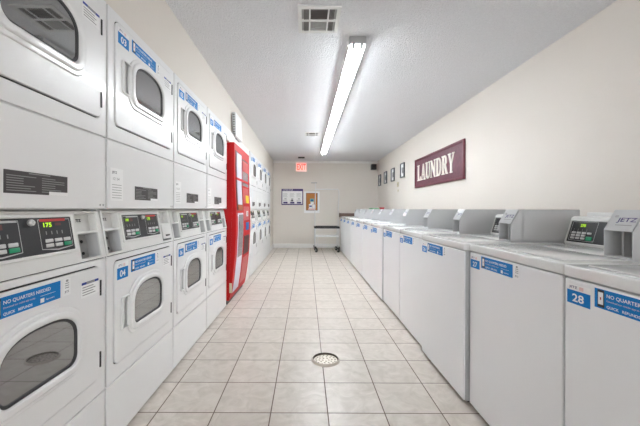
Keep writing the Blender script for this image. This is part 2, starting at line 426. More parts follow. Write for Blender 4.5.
    for x0 in (0.172, 0.392):
        for r_ in range(2):
            for c_ in range(3):
                g = (r_ == 0 and c_ == 2)
                b = C(); xx = x0 + 0.004 + c_ * 0.041; zz = 0.9535 + r_ * 0.0165
                b.box(sx(xx), sx(xx + (0.036 if g else 0.033)), y - 0.004, y, z(zz - (0.001 if g else 0)), z(zz + (0.0135 if g else 0.0125)), gbtn if g else btn, 0.002)
                bt.append(b.mesh('button'))
    R['buttons'] = bt
    b = C(); b.lathe([(0.011, 0), (0.011, 0.008), (0.008, 0.012), (0.0, 0.012)], (sx(0.348), y, z(1.042)), (0, -1, 0), chrome, 16)
    b.lathe([(0.005, 0.012), (0.004, 0.016), (0, 0.016)], (sx(0.348), y, z(1.042)), (0, -1, 0), chrome, 12)
    R['lock'] = b.mesh('lock')
    b = C(); b.box(sx(0.552), sx(0.672), -0.014, -0.003, z(0.90), z(0.99), plasticw, 0.004); b.box(sx(0.585), sx(0.640), -0.0165, -0.013, z(0.915), z(0.925), black, 0.001)
    R['card_reader'] = b.mesh('card_reader')
    b = MB(); x, zz = sx(0.230), 1.134
    b.box(x, x + 0.25, -0.0007, 0, zz, zz + 0.07, labeld)
    for cx, n in ((0.008, 0.105), (0.135, 0.105)):
        for k in range(7):
            b.quad(x + cx, x + cx + n * random.choice((0.55, 0.8, 1.0, 0.95)), zz + 0.008 + k * 0.0075, zz + 0.0105 + k * 0.0075, -0.0012, labelt)
    b.quad(x + 0.085, x + 0.17, zz + 0.0635, zz + 0.067, -0.0012, labelt)
    b.quad(x + 0.165, x + 0.25, zz, zz + 0.012, -0.0015, paper)
    R['warning_label'] = b.mesh('warning_label')
    b = MB(); x, zz = sx(0.022), 1.125
    b.box(x, x + 0.10, -0.0007, 0, zz, zz + 0.15, paper)
    b.text('JETZ', x + 0.012, zz + 0.122, 0.038, 0.014, -0.0012, ink, 0.02); b.text('12 34', x + 0.02, zz + 0.095, 0.05, 0.012, -0.0012, greyink, 0.01)
    for k in range(6): b.quad(x + 0.012, x + 0.088, zz + 0.012 + k * 0.012, zz + 0.0145 + k * 0.012, -0.0012, greyink)
    R['service_sticker'] = b.mesh('service_sticker')
    R['up'] = door_meshes(1.4745, 1.9545, 0.170); R['lo'] = door_meshes(0.3675, 0.8425, 0.143)
    for key, zb in (('up', 1.4745), ('lo', 0.3675)):
        zt = zb + 0.48
        R[key]['banner_sticker'] = banner_mb(sx(0.182), zt - 0.080, y=-0.006).mesh('banner_sticker')
        R[key]['app_sticker'] = small_mb(sx(0.454), zt - 0.078, y=-0.006).mesh('app_sticker')
        R[key]['care_notice'] = notice_mb(sx(0.545), zt - 0.112, y=-0.006).mesh('care_notice')
    return R
R = build_stack_meshes()
ys = [0.703, 1.420, 2.137, 2.854, 5.03, 5.755, 6.48, 7.205]
desc = ['nearest stacked dryer pair on the left, its upper door cut off by the photo edge',
        'white stacked dryer pair numbered 03 above and 04 below, card reader beside its keypad',
        'white stacked dryer pair third from the front on the left, numbered 05 and 06',
        'white stacked dryer pair right in front of the red vending machine, numbered 07 and 08',
        'first white stacked dryer pair beyond the red vending machine',
        'second white stacked dryer pair beyond the red vending machine',
        'third white stacked dryer pair beyond the red vending machine, next to the last',
        'farthest white stacked dryer pair, by the back wall corner']
for i, y0 in enumerate(ys):
    t = thing('stacked_dryer', desc[i], 'dryer', (-0.883, y0 + W / 2, 0), PI / 2, 'stacked dryers along the left wall')
    link('cabinet', R['cabinet'], t); link('base_panel', R['base_panel'], t); ap = link('access_panel', R['access_panel'], t)
    link('warning_label', R['warning_label'], ap)
    if i > 0: link('service_sticker', R['service_sticker'], ap)
    link('console', R['console'], t)
    cp = link('control_panel', R['control_panel'], t); link('display', R['display'], cp); link('display', R['display2'], cp)
    for m_ in R['buttons']: link('button', m_, cp)
    link('lock', R['lock'], cp)
    if i == 1: tag(link('card_reader', R['card_reader'], t), 'white card reader with a black slot')
    for key, n, zb in (('up', 2 * i + 1, 1.4745), ('lo', 2 * i + 2, 0.3675)):
        D = R[key]; d = link('door', D['door'], t)
        for k in ('door_handle', 'window_ring', 'gasket', 'window_glass', 'banner_sticker', 'app_sticker', 'care_notice'): link(k, D[k], d)
        link('hinge', D['h1'], d); link('hinge', D['h2'], d)
        number_mb('%02d' % n, sx(0.066), zb + 0.48 - 0.094, y=-0.006).obj('number_sticker', d)

# ------------------------------------------------------------------ washers
WW = 0.648
def build_washer_meshes():
    Q = {}; X = lambda u: u - WW / 2           # u from the far edge
    b = MB()
    b.box(X(0.0), X(WW), 0.004, 0.683, 0.022, 0.863, sidem, 0.008, 3)
    Q['cabinet'] = b.mesh('cabinet')
    b = MB(); b.plate([rrect(X(0.004), X(WW - 0.004), 0.026, 0.857, 0.006)], -0.004, 0.012, enamel2, 0.004); Q['front_panel'] = b.mesh('front_panel')
    b = MB(); b.box(X(-0.001), X(WW + 0.001), -0.006, 0.685, 0.862, 0.902, deckm, 0.007, 3); Q['top'] = b.mesh('top')
    b = MB()
    b.box(X(0.055), X(0.600), 0.030, 0.272, 0.901, 0.909, deckm, 0.004, 2); b.box(X(0.055), X(0.470), 0.272, 0.500, 0.901, 0.909, deckm, 0.004, 2)
    b.box(X(0.28), X(0.37), 0.018, 0.040, 0.901, 0.907, deckm, 0.003, 2)
    Q['lid'] = b.mesh('lid')
    # control console
    b = MB(); z0, z1 = 0.902, 1.056
    prof = [(0.520, z0), (0.520, z0 + 0.008), (0.563, z1 - 0.006), (0.571, z1), (0.683, z1), (0.683, z0)]
    b.prism(prof, X(0.004), X(0.484), plasticw)
    b.box(X(0.004), X(0.484), 0.640, 0.684, z1 - 0.004, z1 + 0.022, plasticw, 0.005)
    Q['console'] = b.mesh('console')
    ang = math.atan(0.043 / (z1 - z0 - 0.014))
    TM = Matrix.Translation((0, 0.520, z0 + 0.008)) @ Matrix.Rotation(-ang, 4, 'X')
    L_ = 0.142
    def C():
        m = MB(); m.M = TM; return m
    b = C(); b.plate([rrect(X(0.004), X(0.484), 0.0, L_ + 0.004, 0.006), rrect(X(0.012), X(0.476), 0.010, L_ - 0.016, 0.004)], -0.006, 0.006, plasticw, 0.002)
    Q['bezel'] = b.mesh('bezel')
    b = C(); b.plate([rect(X(0.012), X(0.476), 0.010, L_ - 0.016)], -0.002, 0.003, panelm)
    y = -0.0028; w = 0.0016
    for (x0, x1, za, zb_) in ((0.022, 0.024, 0.02, L_ - 0.02), (0.172, 0.174, 0.02, L_ - 0.02), (0.022, 0.174, 0.019, 0.021), (0.022, 0.174, L_ - 0.021, L_ - 0.019)):
        b.quad(X(x0), X(x1), za, zb_, y, paneledge)
    for k in range(4): b.quad(X(0.04 + k * 0.026), X(0.042 + k * 0.026), 0.068, 0.084, y, greyink)
    Q['control_panel'] = b.mesh('control_panel')
    b = C(); b.quad(X(0.072), X(0.110), 0.092, 0.112, y, lcdb); b.text('275', X(0.076), 0.095, 0.030, 0.014, y - 0.0006, lcd, 0.03); Q['display'] = b.mesh('display')
    bt = []
    for c_ in range(4):
        for r_ in range(3):
            if c_ == 3 and r_ in (0, 1):
                if r_ == 1: continue
                b = C(); b.box(X(0.128), X(0.162), -0.006, -0.002, 0.024, 0.044, gbtn, 0.002); bt.append(b.mesh('button')); continue
            b = C(); xx = 0.034 + c_ * 0.0315
            b.box(X(xx), X(xx + 0.024), -0.006, -0.002, 0.027 + r_ * 0.0145, 0.038 + r_ * 0.0145, btn, 0.0015); bt.append(b.mesh('button'))
    Q['buttons'] = bt
    # coin box
    x0, x1 = X(0.488), X(0.602); zb0, zt0 = 0.909, 1.092; ys_, yt, ye = 0.285, 0.330, 0.680; zm = 1.014
    b = MB(); th = 0.003
    outer = [(ys_, zb0), (ys_, zm), (yt, zt0), (ye, zt0), (ye, zb0)]
    for xa, xb in ((x0, x0 + th), (x1 - th, x1)): b.prism(outer, xa, xb, greym)
    b.prism([(ys_, zm - 0.004), (ys_, zm), (yt, zt0), (ye, zt0), (ye, zt0 - 0.004), (yt + 0.002, zt0 - 0.004), (ys_ + 0.004, zm - 0.004)], x0, x1, greym)
    b.box(x0, x1, ys_, ye, 0.902, zb0 + 0.003, greym); b.box(x0, x1, ye - 0.003, ye, zb0, zt0, greym)
    b.box(x0, x1, ys_ + 0.068, ys_ + 0.072, zb0, zt0 - 0.01, greym)
    b.box(x0 + 0.05, x1 - 0.006, ys_ + 0.064, ys_ + 0.068, zb0 + 0.010, zm - 0.006, ventd)
    b.box(x0 + 0.044, x0 + 0.050, ys_ + 0.03, ys_ + 0.068, zb0, zm - 0.004, greym)
    Q['coin_box'] = b.mesh('coin_box')
    sl = math.atan2(yt - ys_, zt0 - zm); TM2 = Matrix.Translation((0, ys_, zm)) @ Matrix.Rotation(-sl, 4, 'X')
    b = MB(); b.M = TM2
    b.text('JETZ', x0 + 0.034, 0.030, 0.074, 0.024, -0.001, purple, 0.02); b.quad(x0 + 0.036, x0 + 0.10, 0.020, 0.023, -0.001, greyink)
    b.box(x0 + 0.02, x0 + 0.032, -0.004, 0, 0.055, 0.064, fixg, 0.001)
    Q['coin_box_lettering'] = b.mesh('coin_box_lettering')
    Q['banner'] = banner_mb(X(0.118), 0.789, w=0.255, h=0.062, y=-0.004).mesh('banner_sticker')
    Q['app'] = small_mb(X(0.380), 0.790, y=-0.004).mesh('app_sticker')
    fts = []
    for ax, ay in ((0.05, 0.05), (WW - 0.05, 0.05), (0.05, 0.63), (WW - 0.05, 0.63)):
        b = MB(); b.lathe([(0.022, 0), (0.022, 0.010), (0.010, 0.014), (0.010, 0.024)], (X(ax), ay, 0.0), (0, 0, 1), rubber, 14); fts.append(b.mesh('foot'))
    Q['feet'] = fts
    return Q, X
Q, X = build_washer_meshes()
fronts = [0.904, 0.911, 0.885, 0.908, 0.910, 0.896, 0.902, 0.900, 0.905, 0.901, 0.904, 0.902]
ordn = {28: 'nearest to the camera on the right', 27: 'second from the camera, beside washer 28', 26: 'third from the camera, next to 27'}
for i in range(12):
    n = 28 - i; y1 = 1.12 + 0.657 * i; yc = y1 - 0.657 / 2
    if i in (0, 1, 2): lb = 'white top-load washer numbered %d, %s' % (n, ordn[n])
    elif i == 11: lb = 'farthest white top-load washer, numbered 17, beside the back wall'
    else: lb = 'white top-load washer numbered %d, between washers %d and %d' % (n, n + 1, n - 1)
    rz = -PI / 2 + (0.005 if i == 2 else random.uniform(-0.002, 0.002))
    t = thing('washing_machine', lb, 'washing machine', (fronts[i], yc, 0), rz, 'top-load washers along the right wall')
    for k in ('cabinet', 'front_panel', 'top', 'lid'): link(k, Q[k], t)
    cs = link('console', Q['console'], t); link('bezel', Q['bezel'], cs)
    cp = link('control_panel', Q['control_panel'], t); link('display', Q['display'], cp)
    for m_ in Q['buttons']: link('button', m_, cp)
    cb = link('coin_box', Q['coin_box'], t); link('coin_box_lettering', Q['coin_box_lettering'], cb)
    link('banner_sticker', Q['banner'], t); link('app_sticker', Q['app'], t)
    number_mb(str(n), X(0.015), 0.775, w=0.090, h=0.046, y=-0.004, cap=0.020).obj('number_sticker', t)
    for m_ in Q['feet']: link('foot', m_, t)

# ------------------------------------------------------------------ vending machine
VY0 = 3.605; VW = 0.93
vt = thing('vending_machine', 'red drink vending machine with bulging front between white dryer stacks', 'vending machine', (-0.86, VY0 + VW / 2, 0), PI / 2)
def vf(z):
    P = [(0.03, -0.012), (0.10, 0.006), (0.30, 0.036), (0.55, 0.060), (0.85, 0.073), (1.10, 0.070), (1.35, 0.056), (1.6, 0.050), (1.84, 0.050)]
    if z <= P[0][0]: return -P[0][1]
    for a, b in zip(P, P[1:]):
        if z <= b[0]:
            t = (z - a[0]) / (b[0] - a[0]); return -(a[1] + (b[1] - a[1]) * t)
    return -P[-1][1]
def vx(u): return u - VW / 2
b = MB(); b.box(vx(0.004), vx(VW - 0.004), 0.005, 0.76, 0.05, 1.835, vred, 0.006); b.box(vx(0.03), vx(VW - 0.03), 0.03, 0.72, 0.0, 0.05, black); b.obj('cabinet', vt)
b = MB(); N_ = 40
prof = [(vf(0.05 + (1.79) * k / N_), 0.05 + 1.79 * k / N_) for k in range(N_ + 1)]
b.prism([(0.005, 0.05)] + prof + [(0.005, 1.84)], vx(0.0), vx(VW), vred); b.obj('door', vt)
def vpatch(name, u0, u1, z0, z1, off, mt, th=0.006, n=10, extra=None):
    b = MB(); vs = []; fs = []
    for k in range(n + 1):
        z = z0 + (z1 - z0) * k / n
        for u, o in ((u0, off), (u1, off), (u1, off - th), (u0, off - th)): vs.append((vx(u), vf(z) - o, z))
    for k in range(n):
        for j in range(4): fs.append((4 * k + j, 4 * k + (j + 1) % 4, 4 * k + 4 + (j + 1) % 4, 4 * k + 4 + j))
    fs.append((0, 1, 2, 3)); fs.append((4 * n + 3, 4 * n + 2, 4 * n + 1, 4 * n))
    b.raw(vs, fs, mt)
    if extra: extra(b)
    return b.obj(name, vt)
vpatch('display_recess', 0.055, 0.40, 1.07, 1.76, 0.003, vdark)
tag(vpatch('poster_panel', 0.11, 0.37, 1.45, 1.745, 0.007, vlav), 'white upper poster panel')
tag(vpatch('poster_panel', 0.11, 0.35, 1.14, 1.425, 0.007, vlav), 'white lower poster panel')
vpatch('picture_strip', 0.11, 0.35, 1.075, 1.135, 0.007, vbrown)
vpatch('display_window', 0.44, 0.83, 1.38, 1.72, 0.004, vgrey)
vpatch('display_header', 0.46, 0.81, 1.57, 1.70, 0.007, vpink)
vpatch('crossbar', 0.04, 0.88, 1.425, 1.452, 0.012, vred)
vpatch('price_panel', 0.44, 0.83, 1.16, 1.36, 0.004, vpink)
tag(vpatch('sticker', 0.60, 0.80, 1.165, 1.265, 0.008, vyel), 'yellow price sticker')
vpatch('coin_panel', 0.44, 0.83, 0.94, 1.12, 0.004, vpink)
b = MB(); b.box(vx(0.60), vx(0.68), vf(1.02) - 0.016, vf(1.02), 0.99, 1.06, chrome, 0.003); b.box(vx(0.632), vx(0.640), vf(1.02) - 0.018, vf(1.02) - 0.015, 1.005, 1.045, black); b.obj('coin_slot', vt)
tag(vpatch('sticker', 0.60, 0.78, 0.81, 0.91, 0.006, blue), 'blue payment sticker')
vpatch('front_panel', 0.10, 0.40, 0.12, 1.04, 0.005, vlav, n=24)
vpatch('glass_strip', 0.13, 0.38, 0.52, 1.02, 0.008, vgrey, n=14)
vpatch('delivery_door', 0.50, 0.84, 0.50, 0.74, 0.004, vdark)
vpatch('kick_panel', 0.48, 0.84, 0.13, 0.46, 0.004, vpink)
b = MB(); b.box(vx(0.0) - 0.002, vx(0.0), -0.03, 0.0, 0.14, 0.25, beigep); tag(b.obj('side_label', vt), 'cream rating label')
b = MB(); b.tube([(vx(0.90), vf(0.85) - 0.004, 0.78), (vx(0.90), vf(0.85) - 0.022, 0.80), (vx(0.90), vf(0.85) - 0.022, 0.93), (vx(0.90), vf(0.85) - 0.004, 0.95)], 0.006, chrome, 8); b.obj('door_handle', vt)

# ------------------------------------------------------------------ room shell
XL, XR, YB, YR, ZC = -0.920, 1.995, 8.95, -3.6, EYE + 1.35
b = MB(); b.box(-2.0, XR + 0.1, YR - 0.1, YB + 0.1, -0.1, 0.0, tilem); struct('floor', b)
b = MB(); b.box(-2.0, XR + 0.1, YR - 0.1, YB + 0.1, ZC, ZC + 0.1, ceilp); struct('ceiling', b)
b = MB(); b.box(XR, XR + 0.1, YR - 0.1, YB + 0.1, 0, ZC, wallp); struct('wall_right', b)
b = MB(); b.box(-2.0, XR, YB, YB + 0.1, 0, ZC, wallp); struct('wall_back', b)
b = MB()
b.box(-1.85, XL, -0.02, YB, 2.006, ZC, wallp)                  # wall above the machines
b.box(-1.85, XL, 7.925, YB, 0, 2.006, wallp)                    # pier by the back corner
b.box(-2.0, -1.85, YR, YB, 0, ZC, wallp)                        # back of the machine bay
b.box(-1.85, XL, YR, -0.02, 0, ZC, wallp)
struct('wall_left', b)
b = MB(); b.box(-1.70, -0.888, 3.573, 4.55, 1.862, 2.0, trimw, 0.003); b.box(-1.70, -0.892, 4.552, 5.022, 0.0, 2.0, trimw, 0.003); struct('trim_1', b, 'white filler panels around the vending machine')
b = MB(); b.box(-1.70, -0.892, 0.0, 0.695, 0.0, 2.0, trimw, 0.003); struct('trim_2', b, 'white filler panel before the first dryer')
b = MB(); b.box(XL, XR, YB - 0.035, YB, ZC - 0.07, ZC, trimw, 0.006); struct('trim_3', b, 'crown strip at the top of the back wall')
b = MB(); b.box(XL, XR, YB - 0.016, YB, 0, 0.12, trimw, 0.004); struct('baseboard_back', b)
b = MB(); b.box(XR - 0.016, XR, YR, YB - 0.016, 0, 0.12, trimw, 0.004); struct('baseboard_right', b)
b = MB(); b.box(XL, XL + 0.014, 7.93, YB - 0.016, 0, 0.12, trimw, 0.004); struct('baseboard_left', b)
# rear wall with an unseen opening added behind the camera for fill light
b = MB()
b.box(-2.0, -0.75, YR - 0.1, YR, 0, ZC, wallp); b.box(1.75, XR, YR - 0.1, YR, 0, ZC, wallp)
b.box(-0.75, 1.75, YR - 0.1, YR, 2.15, ZC, wallp); struct('wall_rear', b)
b = MB()
b.plate([rect(-0.75, 1.75, 0.0, 2.15), rect(-0.69, 0.46, 0.08, 2.09), rect(0.54, 1.69, 0.08, 2.09)], 0.0, 0.06, trimw, 0.004, M=Matrix.Translation((0, YR - 0.08, 0)))
struct('added_window_1', b)

# ------------------------------------------------------------------ ceiling lights
def light(y0, label):
    t = thing('ceiling_light', label, 'ceiling light', (0.40, y0, ZC), 0, 'fluorescent strip lights on the ceiling')
    L_ = 2.43
    b = MB(); b.prism([(0, 0)] * 0 or [(-0.064, 0.0), (-0.064, -0.067), (-0.059, -0.067), (-0.056, -0.052), (0.056, -0.052), (0.059, -0.067), (0.064, -0.067), (0.064, 0.0)], 0, L_, fixw, M=Matrix.Rotation(PI / 2, 4, 'Z') @ Matrix.Scale(-1, 4, (0, 1, 0)))  # side lips added to keep tube light off the ceiling
    b.obj('housing', t)
    for yy in (0.0, L_):
        b = MB(); s = 1 if yy == 0 else -1; ya, yb = sorted((yy - 0.004 * s, yy + 0.03 * s))
        b.box(-0.066, 0.066, ya, yb, -0.056, 0.0, fixg, 0.003)
        for x_ in (-0.032, 0.032): b.box(x_ - 0.011, x_ + 0.011, ya, ya + 0.02 if s > 0 else yb, -0.096, -0.048, fixg, 0.003)
        b.obj('end_cap', t)
    for x_ in (-0.032, 0.032):
        b = MB(); b.lathe([(0.0, 0.0), (0.019, 0.0), (0.019, L_ - 0.04), (0.0, L_ - 0.04)], (x_, 0.02, -0.076), (0, 1, 0), tube, 16); b.obj('tube', t)
light(2.50, 'nearer of the two end to end fluorescent tube lights on the ceiling')
light(4.94, 'farther of the two fluorescent tube lights, ending near the exit sign')



# ------------------------------------------------------------------ vents
def vent(x0, x1, y0, y1, label):
    t = thing('ceiling_vent', label, 'vent', ((x0 + x1) / 2, (y0 + y1) / 2, ZC), 0, 'square ceiling vents')
    w, d = (x1 - x0) / 2, (y1 - y0) / 2
    F = Matrix.Rotation(-PI / 2, 4, 'X')     # plate front (-y) looks down (+z -> ... )
    M_ = Matrix(((1, 0, 0, 0), (0, 0, 1, 0), (0, 1, 0, 0), (0, 0, 0, 1)))
    b = MB(); a = 0.82
    cells = [rect(-w * a, -w * 0.47, -d * a, -0.012), rect(-w * a, -w * 0.47, 0.012, d * a), rect(w * 0.47, w * a, -d * a, -0.012), rect(w * 0.47, w * a, 0.012, d * a),
             rect(-w * 0.40, w * 0.40, -d * a, -0.012), rect(-w * 0.40, w * 0.40, 0.012, d * a)]
    b.plate([rect(-w, w, -d, d)] + cells, -0.010, 0.010, ventw, 0.002, M=M_); b.obj('frame', t)
    b = MB()
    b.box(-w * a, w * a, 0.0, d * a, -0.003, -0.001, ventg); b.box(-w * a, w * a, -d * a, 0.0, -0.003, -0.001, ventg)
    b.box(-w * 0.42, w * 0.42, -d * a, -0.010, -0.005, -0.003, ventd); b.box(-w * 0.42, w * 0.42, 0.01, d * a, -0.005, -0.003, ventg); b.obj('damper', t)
    b = MB()
    for s in (-1, 1):
        for k in range(4):
            xx = s * w * (0.51 + 0.058 * k)
            b.box(xx - 0.0022, xx + 0.0022, -d * a, d * a, -0.009, -0.002, ventd)
    for k in range(5):
        for s in (-1, 1):
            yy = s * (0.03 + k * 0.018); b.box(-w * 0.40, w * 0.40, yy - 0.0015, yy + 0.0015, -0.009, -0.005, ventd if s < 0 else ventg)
    b.obj('slats', t)
vent(-0.062, 0.232, 2.12, 2.44, 'larger looking square white vent at the top centre of the ceiling')
vent(-0.03, 0.24, 5.62, 5.88, 'small distant square vent left of the strip light')

# ------------------------------------------------------------------ exit sign
t = thing('exit_sign', 'red lit EXIT sign hanging from the ceiling before the back wall', 'sign', (-0.125, 8.30, ZC), 0)
b = MB(); b.box(-0.085, 0.085, -0.03, 0.03, -0.035, 0, black, 0.004); b.obj('canopy', t)
b = MB(); b.tube([(0, 0, -0.034), (0, 0, -0.15)], 0.008, trimw, 10); b.obj('stem', t)
b = MB(); b.box(-0.14, 0.14, -0.02, 0.02, -0.375, -0.145, exitw, 0.006); b.obj('housing', t)
b = MB(); b.text('EXIT', -0.115, -0.34, 0.23, 0.155, -0.0212, exitr, 0.03); b.obj('lettering', t)

# ------------------------------------------------------------------ back wall things
K = YB / 320.0
def bx(px): return (px - 306) * K
def bz(py): return EYE + (209 - py) * K
t = thing('notice_board', 'white instruction poster in a purple border on the back wall', 'poster', ((bx(281.5) + bx(303)) / 2, YB, bz(205)), 0)
w, h = bx(303) - bx(281.5), bz(189) - bz(205)
b = MB(); b.box(-w / 2, w / 2, -0.015, 0.001, 0, h, paper, 0.002); b.obj('sheet', t)
b = MB(); b.plate([rect(-w / 2, w / 2, 0, h), rect(-w / 2 + 0.022, w / 2 - 0.022, 0.028, h - 0.06)], -0.020, 0.012, purple, 0.002); b.obj('border', t)
b = MB(); y = -0.0155
for cx in (-0.19, 0.0, 0.19):
    b.quad(cx - 0.06, cx + 0.06, 0.04, 0.085, y, purple); b.quad(cx - 0.03, cx + 0.03, 0.16, 0.18, y, greyink)
    for k in range(5): b.quad(cx - 0.07, cx + 0.06 - 0.01 * (k % 3), 0.22 + k * 0.025, 0.226 + k * 0.025, y, greyink)
    for k in range(2): b.quad(cx - 0.07, cx + 0.05, 0.11 + k * 0.02, 0.116 + k * 0.02, y, greyink)
b.quad(-0.03, 0.02, 0.10, 0.15, y - 0.0005, ink); b.text('LAUNDRY ROOM', -w / 2 + 0.04, h - 0.045, w * 0.45, 0.03, -0.0206, paper, 0.01)
b.obj('print', t)
t = thing('cork_board', 'white framed cork board with pinned papers on the back wall behind the cart', 'notice board', ((bx(304) + bx(319.5)) / 2, YB, bz(213)), 0)
w, h = bx(319.5) - bx(304), bz(191.5) - bz(213)
b = MB(); b.box(-w / 2 + 0.03, w / 2 - 0.03, -0.012, 0, 0.03, h - 0.03, cork); b.obj('cork_sheet', t)
b = MB(); b.plate([rect(-w / 2, w / 2, 0, h), rect(-w / 2 + 0.058, w / 2 - 0.058, 0.075, h - 0.045)], -0.03, 0.031, paper, 0.005)
b.plate([rect(-w / 2 + 0.055, w / 2 - 0.055, 0.072, h - 0.042), rect(-w / 2 + 0.068, w / 2 - 0.068, 0.085, h - 0.055)], -0.032, 0.02, woodm, 0.002); b.obj('frame', t)
b = MB(); b.box(-0.05, 0.06, -0.0135, -0.012, 0.32, 0.40, teal); b.quad(-0.03, 0.04, 0.34, 0.375, -0.014, navy)
b.box(-0.035, 0.055, -0.0145, -0.012, 0.24, 0.31, paper); b.box(-0.08, 0.015, -0.0135, -0.012, 0.12, 0.25, paper); b.box(0.02, 0.105, -0.0145, -0.012, 0.13, 0.235, paper)
b.quad(-0.07, 0.0, 0.17, 0.21, -0.0142, navy); b.box(-0.10, 0.10, -0.0150, -0.012, 0.09, 0.13, paleprint); b.obj('pinned_papers', t)

t = thing('wall_shelf', 'brown wooden ledge on the back wall behind the farthest washer', 'shelf', (1.44, YB, EYE - 0.225), 0)
b = MB(); b.box(-0.52, 0.53, -0.30, 0, 0.0, 0.115, woodm, 0.006); b.obj('board', t)
for s in (-0.4, 0.4):
    b = MB(); b.prism([(0, 0.0), (-0.2, 0.0), (0, -0.18)], s - 0.012, s + 0.012, woodm); b.obj('bracket', t)

# ------------------------------------------------------------------ security speaker in the corner
t = thing('wall_speaker', 'small black box speaker in the corner under the ceiling', 'speaker', (1.86, YB, EYE + 1.07), 0)
b = MB(); b.box(-0.07, 0.07, -0.20, -0.05, 0.02, 0.17, black, 0.012, 3); b.obj('housing', t)
b = MB(); b.lathe([(0.0, 0), (0.05, 0), (0.045, 0.006), (0, 0.004)], (0, -0.20, 0.095), (0, -1, 0), rubber, 20); b.obj('grille', t)
b = MB(); b.box(-0.02, 0.02, -0.055, 0.0, 0.06, 0.12, black, 0.003); b.obj('bracket', t)

# ------------------------------------------------------------------ right wall : LAUNDRY sign, frames, plates
def wall_thing(name, label, cat, yfar, ynear, z, group=None):
    return thing(name, label, cat, (XR, (yfar + ynear) / 2, z), -PI / 2, group), yfar - ynear
t, w = wall_thing('laundry_sign', 'maroon wooden sign with cream letters reading LAUNDRY on right wall', 'sign', 5.80, 4.00, EYE + 0.385)
h = 0.505
b = MB(); b.plate([rect(-w / 2, w / 2, 0, h), rect(-w / 2 + 0.035, w / 2 - 0.035, 0.035, h - 0.035)], -0.032, 0.032, maroon, 0.008); b.obj('frame', t)
b = MB(); b.box(-w / 2 + 0.02, w / 2 - 0.02, -0.018, -0.001, 0.02, h - 0.02, maroon2); b.obj('board', t)
SER = {}
def serif_letters(b, x0, z0, wd, hh, y, th, mt):
    """slab serif capitals LAUNDRY built as strokes on a 10-high grid"""
    def stroke(pts, w_): return (pts, w_)
    G = {
     'L': (7, [[(0,0),(6.6,0),(6.6,2.6),(6,2.6),(5,0.8),(3,0.8),(3,9.4),(4,9.4),(4,10),(0,10),(0,9.4),(1,9.4),(1,0.6),(0,0.6)]]),
     'A': (8, [[(0,0),(2.6,0),(2.6,0.6),(1.7,0.6),(2.3,2.8),(5,2.8),(5.6,0.6),(4.8,0.6),(4.8,0),(8.4,0),(8.4,0.6),(7.7,0.6),(4.8,10),(3.6,10),(0.9,0.6),(0,0.6)], [(2.6,3.6),(3.7,7.4),(4.8,3.6)]]),
     'U': (8, [[(0,9.4),(0.9,9.4),(0.9,3),(1.5,1),(3,0),(5,0),(6.6,1),(7.1,3),(7.1,9.4),(8,9.4),(8,10),(5.2,10),(5.2,9.4),(6.2,9.4),(6.2,3),(5.6,1.4),(4.6,0.9),(3.6,1.4),(3,3),(3,9.4),(3.9,9.4),(3.9,10),(0,10)]]),
     'N': (8.6, [[(0,0),(2.7,0),(2.7,0.6),(1.8,0.6),(1.8,7),(6.6,0),(7.6,0),(7.6,9.4),(8.5,9.4),(8.5,10),(5.8,10),(5.8,9.4),(6.7,9.4),(6.7,3.6),(2.4,10),(0,10),(0,9.4),(0.9,9.4),(0.9,0.6),(0,0.6)]]),
     'D': (8, [[(0,0),(4.6,0),(6.6,1),(7.8,3),(7.8,7),(6.6,9),(4.6,10),(0,10),(0,9.4),(0.9,9.4),(0.9,0.6),(0,0.6)], [(2.9,0.9),(2.9,9.1),(4.4,9.1),(5.4,8),(5.8,6.6),(5.8,3.4),(5.4,2),(4.4,0.9)]]),
     'R': (8, [[(0,0),(3.9,0),(3.9,0.6),(2.9,0.6),(2.9,4.6),(3.8,4.6),(5.8,0),(8.4,0),(8.4,0.6),(7.6,0.6),(5.6,4.9),(6.9,6),(7.1,8),(6.2,9.4),(4.8,10),(0,10),(0,9.4),(0.9,9.4),(0.9,0.6),(0,0.6)], [(2.9,5.4),(2.9,9.2),(4.2,9.2),(5,8.4),(5,6.2),(4.2,5.4)]]),
     'Y': (8, [[(2.5,0),(5.7,0),(5.7,0.6),(5,0.6),(5,4.4),(7.6,9.4),(8.4,9.4),(8.4,10),(5.7,10),(5.7,9.4),(6.5,9.4),(4.6,5.6),(2.8,9.4),(3.5,9.4),(3.5,10),(0,10),(0,9.4),(0.7,9.4),(3.1,4.4),(3.1,0.6),(2.5,0.6)]]),
    }
    tot = sum(G[c][0] for c in 'LAUNDRY') + 6 * 0.8; k = wd / tot; q = hh / 10; x = x0
    for c in 'LAUNDRY':
        b.plate([[(x + p[0] * k, z0 + p[1] * q) for p in lp] for lp in G[c][1]], y, th, mt)
        x += (G[c][0] + 0.8) * k
b = MB(); serif_letters(b, -w / 2 + 0.14, 0.115, w - 0.40, 0.27, -0.030, 0.013, cream); tag(b.obj('lettering', t), 'cream raised letters')

names = ['nearest to the LAUNDRY sign', 'second from the LAUNDRY sign', 'third from the LAUNDRY sign', 'farthest from the LAUNDRY sign']
for i, (yy, zz) in enumerate(((6.59, 0.655), (7.32, 0.64), (7.99, 0.64), (8.62, 0.63))):
    t = thing('picture_frame', 'small dark framed picture on right wall, ' + names[i], 'picture', (XR, yy, EYE + zz), -PI / 2, 'small framed pictures on the right wall')
    b = MB(); b.plate([rect(-0.13, 0.13, 0, 0.30), rect(-0.108, 0.108, 0.022, 0.278)], -0.028, 0.027, frameg, 0.004); b.obj('frame', t)
    b = MB(); b.box(-0.112, 0.112, -0.010, -0.001, 0.018, 0.282, paper)
    b.quad(-0.05, 0.05, 0.09, 0.21, -0.0105, greyink); b.quad(-0.03, 0.02, 0.12, 0.17, -0.011, frameg); b.obj('print', t)
t = thing('thermostat', 'beige thermostat on the right wall below the nearest small picture', 'thermostat', (XR, 6.93, EYE + 0.49), -PI / 2)
